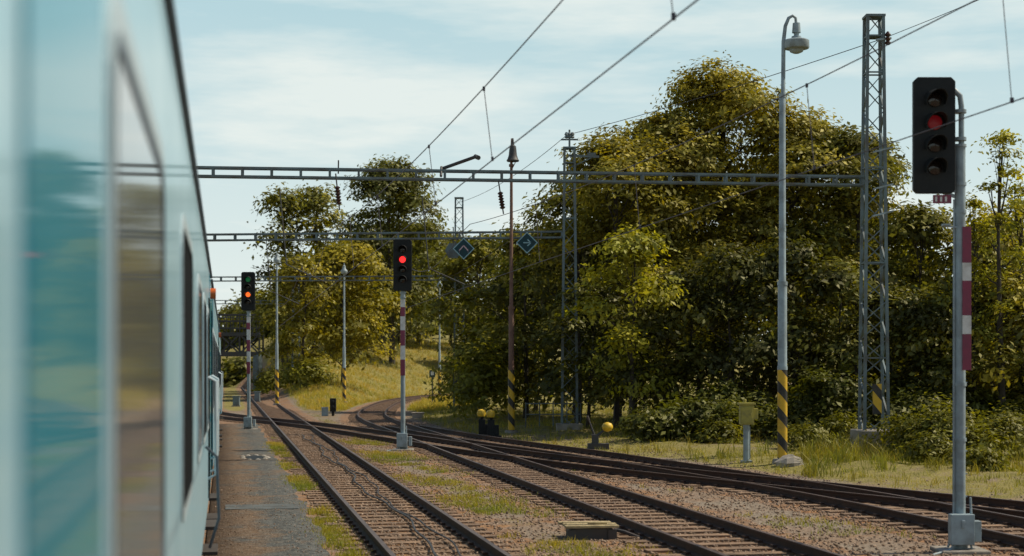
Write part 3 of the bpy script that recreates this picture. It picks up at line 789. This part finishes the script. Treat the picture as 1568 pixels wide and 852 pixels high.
for u,s in ((2.94,46),(7.25,47),(2.94,62)):
    x,y,_=W(u,s); ra.tube([(x-1.4,y,7.9),(x-1.2,y,5.7),(x-0.1,y,5.2)],0.018,6)
ra.obj('registration_arm',[M_dark])

# ------------------------------------------------------------------ diamond signs
def diamond(px,py,Z,zhang,glyph,gm):
    X=lat(px,Z); z=hgt(py,Z); rt=root('diamond_sign',(X,Z,z)); R=0.44
    def dia(r,y0,y1,m,name):
        b=MB(); vs=[(0,y0,r),(r,y0,0),(0,y0,-r),(-r,y0,0),(0,y1,r),(r,y1,0),(0,y1,-r),(-r,y1,0)]
        b.add(vs,[(0,3,2,1),(4,5,6,7),(0,1,5,4),(1,2,6,5),(2,3,7,6),(3,0,4,7)]); b.obj(name,[m],rt)
    dia(R,-0.02,0.02,M_pblue,'board'); dia(R-0.05,-0.026,-0.021,M_navy,'blue_field')
    g=MB()
    for a,b_ in glyph: g.bar((a[0],-0.032,a[1]),(b_[0],-0.032,b_[1]),0.008,0.045)
    g.obj('pictogram',[gm],rt)
    h=MB(); h.bar((0,0.04,-0.1),(0,0.04,zhang-z),0.04); h.bar((-0.2,0.04,0.0),(0.2,0.04,0.0),0.04); h.obj('hanger',[M_dark],rt)
diamond(807,372,63.4,7.95,[((-0.15,0.0),(0.15,0.0)),((0.02,0.13),(0.15,0.0)),((0.02,-0.13),(0.15,0.0))],M_pblue)
diamond(710,381,63.6,7.95,[((-0.18,-0.08),(0,0.12)),((0,0.12),(0.18,-0.08)),((-0.18,-0.18),(-0.18,-0.08)),((0.18,-0.18),(0.18,-0.08))],weathered('pinkish_reflector',(0.5,0.35,0.38),(0.35,0.25,0.28)))
d3=root('hexagonal_sign',(lat(694,66),66,hgt(384,66)))
b=MB(); R=0.36; vs=[(R*math.cos(k*math.pi/3),-0.02,R*math.sin(k*math.pi/3)) for k in range(6)]+[(R*math.cos(k*math.pi/3),0.02,R*math.sin(k*math.pi/3)) for k in range(6)]
b.add(vs,[tuple(range(6)),tuple(range(11,5,-1))]+[(k,k+6,(k+1)%6+6,(k+1)%6) for k in range(6)]); b.obj('board',[M_mast],d3)
b=MB(); b.bar((0,0.04,-0.1),(0,0.04,1.0),0.04); b.obj('hanger',[M_dark],d3)

# ------------------------------------------------------------------ lineside equipment
X,Y=lat(1143,43.5),43.5; rt=root('signal_cabinet',(X,Y,tz(X,Y)))
b=MB(); b.tube([(0,0,0),(0,0,1.15)],0.09,10); b.box((0,0,0.03),(0.3,0.3,0.06)); b.bar((0.09,0,0.1),(0.09,0,1.0),0.03,0.06); b.obj('post',[M_grey],rt)
b=MB(); b.box((0,0,1.33),(0.38,0.30,0.55)); b.box((0,0,1.63),(0.46,0.38,0.06)); b.box((0,-0.16,1.33),(0.30,0.02,0.45)); b.tube([(-0.05,0,1.66),(-0.05,0,1.76)],0.05,8); b.box((0.1,-0.175,1.33),(0.03,0.02,0.08)); b.box((0.25,0,1.35),(0.12,0.2,0.3)); b.obj('cabinet',[M_yelg],rt,bev=0.015)

def lever(X,Y,ball=True):
    rt=root('switch_stand',(X,Y,tz(X,Y)))
    b=MB(); b.box((0,0,0.1),(0.7,0.35,0.2)); b.box((-0.1,0,0.32),(0.22,0.25,0.35)); b.tube([(-0.1,0,0.4),(-0.3,0,0.95)],[0.04,0.025],8)
    b.tube([(-0.1,-0.05,0.4),(0.28,-0.05,0.7)],[0.045,0.035],8); b.tube([(-0.3,0,0.95),(-0.36,0,1.1)],0.04,8); b.obj('frame',[M_dark],rt,bev=0.01)
    b=MB(); b.lathe((0.30,-0.05,0.58),[(0.02,0),(0.13,0.04),(0.18,0.12),(0.18,0.2),(0.13,0.28),(0.02,0.32)],16); b.obj('counterweight',[M_yel],rt,smooth=True)
lever(lat(916,51.5),51.5)
def pointlantern(X,Y):
    rt=root('point_indicator',(X,Y,tz(X,Y)))
    b=MB(); b.box((0,0,0.35),(0.26,0.26,0.7)); b.box((0,0,0.05),(0.8,0.4,0.1)); b.tube([(0,0,0.7),(0,0,0.8)],0.07,8); b.box((0.2,0,0.3),(0.2,0.2,0.4)); b.obj('machine',[M_black],rt,bev=0.02)
    b=MB(); b.lathe((-0.02,-0.05,0.78),[(0.02,0),(0.14,0.02),(0.18,0.14),(0.14,0.26),(0.02,0.30)],12); b.obj('lantern',[M_yel],rt,smooth=True)
pointlantern(lat(738,61),61); pointlantern(lat(752,60),60)
X,Y=lat(902,24.6),24.6; rt=root('cable_chamber',(X,Y,tz(X,Y)-0.03),rz=TH*0.6)
b=MB(); 
for k in range(5): b.box((random.uniform(-.03,.03),-0.30+k*0.15,0.235+0.012*(k%2)),(0.84-0.10*(k%2),0.125,0.04),0,rz=random.uniform(-.04,.04))
b.box((0.1,-0.2,0.28),(0.3,0.05,0.03)); b.obj('timber_lid',[M_wood],rt,bev=0.008)
b=MB(); b.box((0,0.0,0.08),(0.66,0.56,0.24)); b.box((-0.32,-0.25,0.06),(0.14,0.12,0.24)); b.box((0.32,-0.25,0.06),(0.14,0.12,0.24)); b.tube([(0.4,0,0.15),(0.55,-0.1,0.12),(0.8,-0.3,0.03)],0.03,6); b.obj('base',[M_dark],rt)
X,Y=lat(662,112),112; rt=root('track_sign',(X,Y,tz(X,Y)))
b=MB(); b.tube([(0,0,0),(0,0,2.4)],0.05,8); b.obj('post',[M_dark],rt)
b=MB(); b.box((0,-0.06,2.25),(0.42,0.03,0.5)); b.obj('board',[M_navy],rt)
b=MB(); b.box((0,-0.08,2.28),(0.22,0.006,0.25)); b.obj('symbol',[M_white],rt)
X,Y=lat(510,88),88; rt=root('dwarf_signal',(X,Y,tz(X,Y)))
b=MB(); b.box((0,0,0.62),(0.34,0.25,0.75)); b.tube([(0,0,0),(0,0,0.3)],0.08,8)
for z in (0.8,0.5): b.tube([(0,-0.12,z),(0,-0.28,z)],0.09,10)
b.obj('housing',[M_black],rt,bev=0.02)
b=MB(); b.box((-0.45,0,0.25),(0.35,0.3,0.5)); b.box((-0.45,-0.16,0.4),(0.36,0.02,0.18)); b.obj('relay_box',[M_grey],rt,bev=0.02)
X,Y=lat(640,84),84
b=MB(); b.box((X,Y,tz(X,Y)+0.12),(0.6,0.5,0.3)); b.box((X,Y,tz(X,Y)+0.29),(0.68,0.58,0.05)); b.obj('concrete_trough',[M_conc],None,bev=0.02)
for px,Z,w_,h_ in ((362,110,0.45,0.7),(394,124,0.4,0.8)):
    X=lat(px,Z); rt=root('relay_cabinet',(X,Z,tz(X,Z)))
    b=MB(); b.box((0,0,h_/2),(w_,0.4,h_)); b.box((0,0,h_+0.03),(w_+0.1,0.5,0.06)); b.box((0,-0.21,h_*0.5),(0.02,0.02,h_*0.85)); b.obj('housing',[M_mast],rt,bev=0.02)
    b=MB(); b.box((0,0,0.02),(w_+0.15,0.5,0.12)); b.obj('plinth',[M_conc],rt)
rt=root('railing',(0,0,0)); b=MB()
xs_=[lat(805+i*21,66) for i in range(5)]
for x in xs_: b.bar((x,66,tz(x,66)),(x,66,tz(x,66)+1.05),0.05)
for z in (1.0,0.55): b.bar((xs_[0],66,z+tz(xs_[0],66)),(xs_[-1],66,z+tz(xs_[0],66)),0.045)
b.obj('bars',[M_mast],rt)
rk=MB(); rk.lathe((lat(1210,41.6),41.6,tz(lat(1210,41.6),41.6)-0.05),[(0.42,0),(0.40,0.12),(0.27,0.25),(0.08,0.31)],9); o=rk.obj('boulder',[M_conc]); 
for v in o.data.vertices: v.co += Vector((random.uniform(-.05,.05),random.uniform(-.05,.05),random.uniform(-.03,.03)))

# ------------------------------------------------------------------ footbridge
rt=root('steel_footbridge',(0,0,0)); b=MB(); Zb=176; xa,xb=-48,lat(400,Zb); zd=4.3
for yy in (Zb-1.3,Zb+1.3):
    b.bar((xa,yy,zd),(xb,yy,zd),0.3,0.5); b.bar((xa,yy,zd+2.2),(xb,yy,zd+2.2),0.3,0.4)
    n=9
    for k in range(n+1):
        x=xa+(xb-xa)*k/n; b.bar((x,yy,zd),(x,yy,zd+2.2),0.2)
        if k<n:
            x2=xa+(xb-xa)*(k+1)/n; b.bar((x,yy,zd),(x2,yy,zd+2.2),0.17); b.bar((x,yy,zd+2.2),(x2,yy,zd),0.17)
    for z in (2.9,3.7,4.4): b.bar((xa,yy,zd+z),(xb,yy,zd+z),0.14)
    for k in range(28):
        x=xa+(xb-xa)*k/27; b.bar((x,yy,zd+2.3),(x,yy,zd+4.4),0.10)
b.box(((xa+xb)/2,Zb,zd+2.3),(xb-xa,2.6,0.15)); b.obj('truss',[M_dark],rt)
b=MB(); b.box((xb-0.4,Zb,2.0),(0.6,3,4.4)); b.obj('pier',[M_mast],rt,bev=0.05)

# ------------------------------------------------------------------ train
def paint(name,c1,c2,rough,coat=1.0,cr=0.06):
    m,nt,p=newmat(name)
    tc=N(nt,'ShaderNodeTexCoord').outputs['Object']
    f=ramp(nt,noise(nt,tc,1.1,4,0.6),0.4,0.7)
    nt.links.new(mixc(nt,f,c1,c2),p.inputs['Base Color'])
    p.inputs['Roughness'].default_value=rough
    p.inputs['Specular IOR Level'].default_value=0.3
    p.inputs['Coat Weight'].default_value=coat; p.inputs['Coat Roughness'].default_value=cr
    bump(nt,p,noise(nt,tc,0.9,2),0.12,0.02)
    return m
M_teal=paint('teal_train_paint',(0.022,0.235,0.315),(0.018,0.20,0.27),0.45,0.7)
M_tw=paint('pale_train_paint',(0.32,0.50,0.58),(0.26,0.44,0.52),0.4,0.45,0.10)
M_roof=paint('train_roof_grey',(0.12,0.13,0.135),(0.07,0.07,0.07),0.7,0.0)
M_rub_dark=weathered('rubber_seal_and_dark_opening',(0.006,0.007,0.008),(0.010,0.010,0.010),0.8,0,5,spec=0.05)
M_sealg=weathered('grey_window_seal',(0.06,0.085,0.11),(0.045,0.06,0.075),0.55,0,5)
M_under=weathered('underframe_grime',(0.05,0.042,0.036),(0.03,0.025,0.022),0.9,0,3)
mg,nt,p=newmat('train_window_glass'); p.inputs['Base Color'].default_value=(0.13,0.14,0.145,1); p.inputs['Roughness'].default_value=0.08; p.inputs['IOR'].default_value=1.5
tcg=N(nt,'ShaderNodeTexCoord').outputs['Object']; bump(nt,p,noise(nt,tcg,0.8,2),0.08,0.02)
M_alu=weathered('aluminium_frame',(0.42,0.50,0.53),(0.35,0.42,0.45),0.4,0.2,4)

def rrect(s0,s1,z0,z1,r,n=6):
    pts=[]
    for cx,cz,a0 in ((s1-r,z1-r,0),(s0+r,z1-r,90),(s0+r,z0+r,180),(s1-r,z0+r,270)):
        for k in range(n+1):
            a=math.radians(a0+90*k/n); pts.append((cx+r*math.cos(a),cz+r*math.sin(a)))
    return pts
US=-0.20
def carriage(sA,sB,mainmat,wins,panels,doors):
    rt=root('passenger_carriage',(0,0,0),rz=TH)      # local x = u, local y = s
    b=MB()
    prof=[(US-0.05,0.95),(US,1.05),(US,3.86),(US-0.03,3.90),(US-0.14,4.08),(US-0.42,4.24),(US-0.95,4.36),(-1.65,4.40)]
    full=prof+[(-3.3-x,z) for x,z in reversed(prof[:-1])]
    n=len(full)
    for y in (sA,sB):
        for x,z in full: b.v.append((x,y,z))
    for j in range(n-1):
        b.f.append((j,j+1,n+j+1,n+j)); b.m.append(1 if 2<=j<=n-4 else 0)
    b.f.append((n-1,0,n,2*n-1)); b.m.append(1)
    b.f.append(tuple(range(n))); b.m.append(0); b.f.append(tuple(reversed(range(n,2*n)))); b.m.append(0)
    b.obj('body_shell',[mainmat,M_roof],rt)
    g=MB(); g.box((US+0.012,(sA+sB)/2,3.90),(0.03,sB-sA,0.03)); g.obj('roof_gutter',[M_sealg],rt)
    def plate(pts,x,m,name,th=0.006):
        q=MB(); k=len(pts)
        q.add([(x,s,z) for s,z in pts]+[(x-th,s,z) for s,z in pts],[tuple(range(k)),tuple(range(2*k-1,k-1,-1))]+[(i,i+k,(i+1)%k+k,(i+1)%k) for i in range(k)])
        return q.obj(name,[m],rt)
    def ring(po,pi,x,th,m,name):
        q=MB(); k=len(po)
        q.add([(x,s,z) for s,z in po]+[(x,s,z) for s,z in pi]+[(x-th,s,z) for s,z in po]+[(x-th,s,z) for s,z in pi],
              [(i,(i+1)%k,(i+1)%k+k,i+k) for i in range(k)]+[(i,i+2*k,(i+1)%k+2*k,(i+1)%k) for i in range(k)]+[(i+k,(i+1)%k+k,(i+1)%k+3*k,i+3*k) for i in range(k)])
        return q.obj(name,[m],rt)
    for i,(a,c,m) in enumerate(panels):
        plate([(a,1.06),(c,1.06),(c,3.84),(a,3.84)],US+0.006,m,'livery_panel_%d'%i)
    for i,(a,c,z0,z1,isopen) in enumerate(wins):
        ring(rrect(a-0.10,c+0.10,z0-0.10,z1+0.10,0.22),rrect(a-0.03,c+0.03,z0-0.03,z1+0.03,0.16),US+0.010,0.010,M_alu,'window_frame_%d'%i)
        ring(rrect(a-0.03,c+0.03,z0-0.03,z1+0.03,0.16),rrect(a,c,z0,z1,0.14),US+0.013,0.012,M_rub_dark if isopen else M_sealg,'window_seal_%d'%i)
        plate(rrect(a,c,z0,z1,0.13),US+0.008,M_rub_dark if isopen else mg,'glass_or_dark_opening_%d'%i)  # open windows: black plate painted in for the unlit interior
    for i,(a,c) in enumerate(doors):
        ring(rrect(a,c,1.1,3.5,0.1),rrect(a+0.03,c-0.03,1.13,3.47,0.08),US+0.012,0.012,M_rub_dark,'door_seal_%d'%i)
        q=MB()
        for ss in (a-0.12,c+0.12): q.tube([(US,ss,1.35),(US+0.09,ss,1.4),(US+0.09,ss,2.5),(US,ss,2.55)],0.018,8)
        q.obj('door_handrail_%d'%i,[M_alu],rt,smooth=True)
        q=MB()
        for k in range(2): q.box((US-0.02,(a+c)/2,0.45+k*0.3),(0.26,c-a,0.04))
        q.obj('steps_%d'%i,[M_under],rt)
    q=MB(); q.box((-1.65,(sA+sB)/2,0.86),(2.6,sB-sA-0.6,0.2))
    for cs in (sA+3.4,sB-3.4):
        q.box((-1.65,cs,0.62),(2.2,3.2,0.25))
        for w_ in (-1.25,1.25):
            for sd in (-0.75,0.75):
                q.tube([(-1.65+sd-0.065,cs+w_,0.64),(-1.65+sd+0.065,cs+w_,0.64)],0.46,20)
        for sd in (-1.05,1.05): q.box((-1.65+sd,cs,0.62),(0.12,3.0,0.3))
    for k in range(4): q.box((-0.62,sA+8+k*2.3,0.62),(0.5,1.5,0.42))
    q.obj('underframe_and_bogies',[M_under],rt)
    return rt
wins=[(2.85,5.05,2.03,3.24,False),(7.4,9.4,2.03,3.28,True)]+[(11.6+i*2.9,13.3+i*2.9,2.05,3.25,i%2==1) for i in range(3)]
carriage(-6,21.8,M_tw,wins,[(1.62,2.60,M_teal),(20.2,21.7,M_teal)],[(19.0,19.9)])
def mk(s0): return [(s0+2.6+i*2.4,s0+4.2+i*2.4,2.05,3.2,i%3==1) for i in range(9)]
carriage(22.5,46.8,M_teal,mk(22.5),[(26,44,M_tw)],[(23.2,24.1),(45,45.9)])
carriage(47.5,71.8,M_tw,mk(47.5),[(47.6,49.0,M_teal)],[(49.4,50.1),(70,70.9)])
q=MB(); q.tube([W(-0.18,15.3,1.9),W(-0.08,15.4,1.8),W(-0.06,15.5,1.2),W(-0.15,15.6,0.9)],0.015,8); q.tube([W(-0.16,12.2,1.05),W(-0.06,12.4,1.0),W(-0.04,12.7,0.7),W(-0.1,13.0,0.55)],0.02,8)
q.obj('brake_hose',[M_sealg],None,smooth=True)
q=MB()
for ss in (20.6,46.0): q.tube([W(-0.19,ss,3.62),W(-0.12,ss,3.62)],0.07,12)
q.obj('marker_lamp',[weathered('orange_lamp_cover',(0.6,0.12,0.02),(0.5,0.1,0.02),0.3)],None,smooth=True)

# ------------------------------------------------------------------ world, sun, camera
EL=math.radians(52); AZ=math.radians(78)
sd=Vector((math.sin(AZ)*math.cos(EL),math.cos(AZ)*math.cos(EL),math.sin(EL)))
w=bpy.data.worlds.new('World'); sc.world=w; w.use_nodes=True; nt=w.node_tree
bg=nt.nodes['Background']; sky=nt.nodes.new('ShaderNodeTexSky'); sky.sky_type='NISHITA'; sky.sun_disc=False
sky.sun_elevation=EL; sky.sun_rotation=AZ; sky.air_density=1.0; sky.dust_density=1.0; sky.ozone_density=1.0
tc=nt.nodes.new('ShaderNodeTexCoord').outputs['Generated']
sp=nt.nodes.new('ShaderNodeSeparateXYZ'); nt.links.new(tc,sp.inputs[0])
mp=nt.nodes.new('ShaderNodeMapping'); mp.inputs['Scale'].default_value=(1.1,1.1,6.5); mp.inputs['Rotation'].default_value=(0.0,0.25,0.3); nt.links.new(tc,mp.inputs[0])
cn=noise(nt,mp.outputs[0],2.6,6,0.6)
cl=ramp(nt,cn,0.40,0.60)
band=ramp(nt,sp.outputs['Z'],0.42,0.25)
haze=ramp(nt,sp.outputs['Z'],0.22,0.03)
cc=mth(nt,'MAXIMUM',cl,haze,clamp=True)
hz=mixc(nt,cc,(4.9,6.9,7.4),(8.1,8.85,8.5))
col=mixc(nt,mth(nt,'MULTIPLY',band,0.95),sky.outputs[0],hz)
nt.links.new(col,bg.inputs[0]); bg.inputs['Strength'].default_value=0.10
L=bpy.data.lights.new('sun','SUN'); L.energy=5.0; L.angle=math.radians(0.5); L.color=(1.0,0.90,0.71)
lo=bpy.data.objects.new('sun',L); sc.collection.objects.link(lo); lo.rotation_euler=sd.to_track_quat('Z','Y').to_euler()
cam=bpy.data.cameras.new('camera'); co=bpy.data.objects.new('camera',cam); sc.collection.objects.link(co)
co.location=(0,0,EYE); co.rotation_euler=(math.radians(90),0,0)
cam.sensor_width=36; cam.lens=36*2400/1568.0; cam.shift_y=139/1568.0
cam.clip_start=0.05; cam.clip_end=6000
cam.dof.use_dof=True; cam.dof.focus_distance=42; cam.dof.aperture_fstop=1.9
sc.camera=co
print('LEAVES',TOTAL[0])
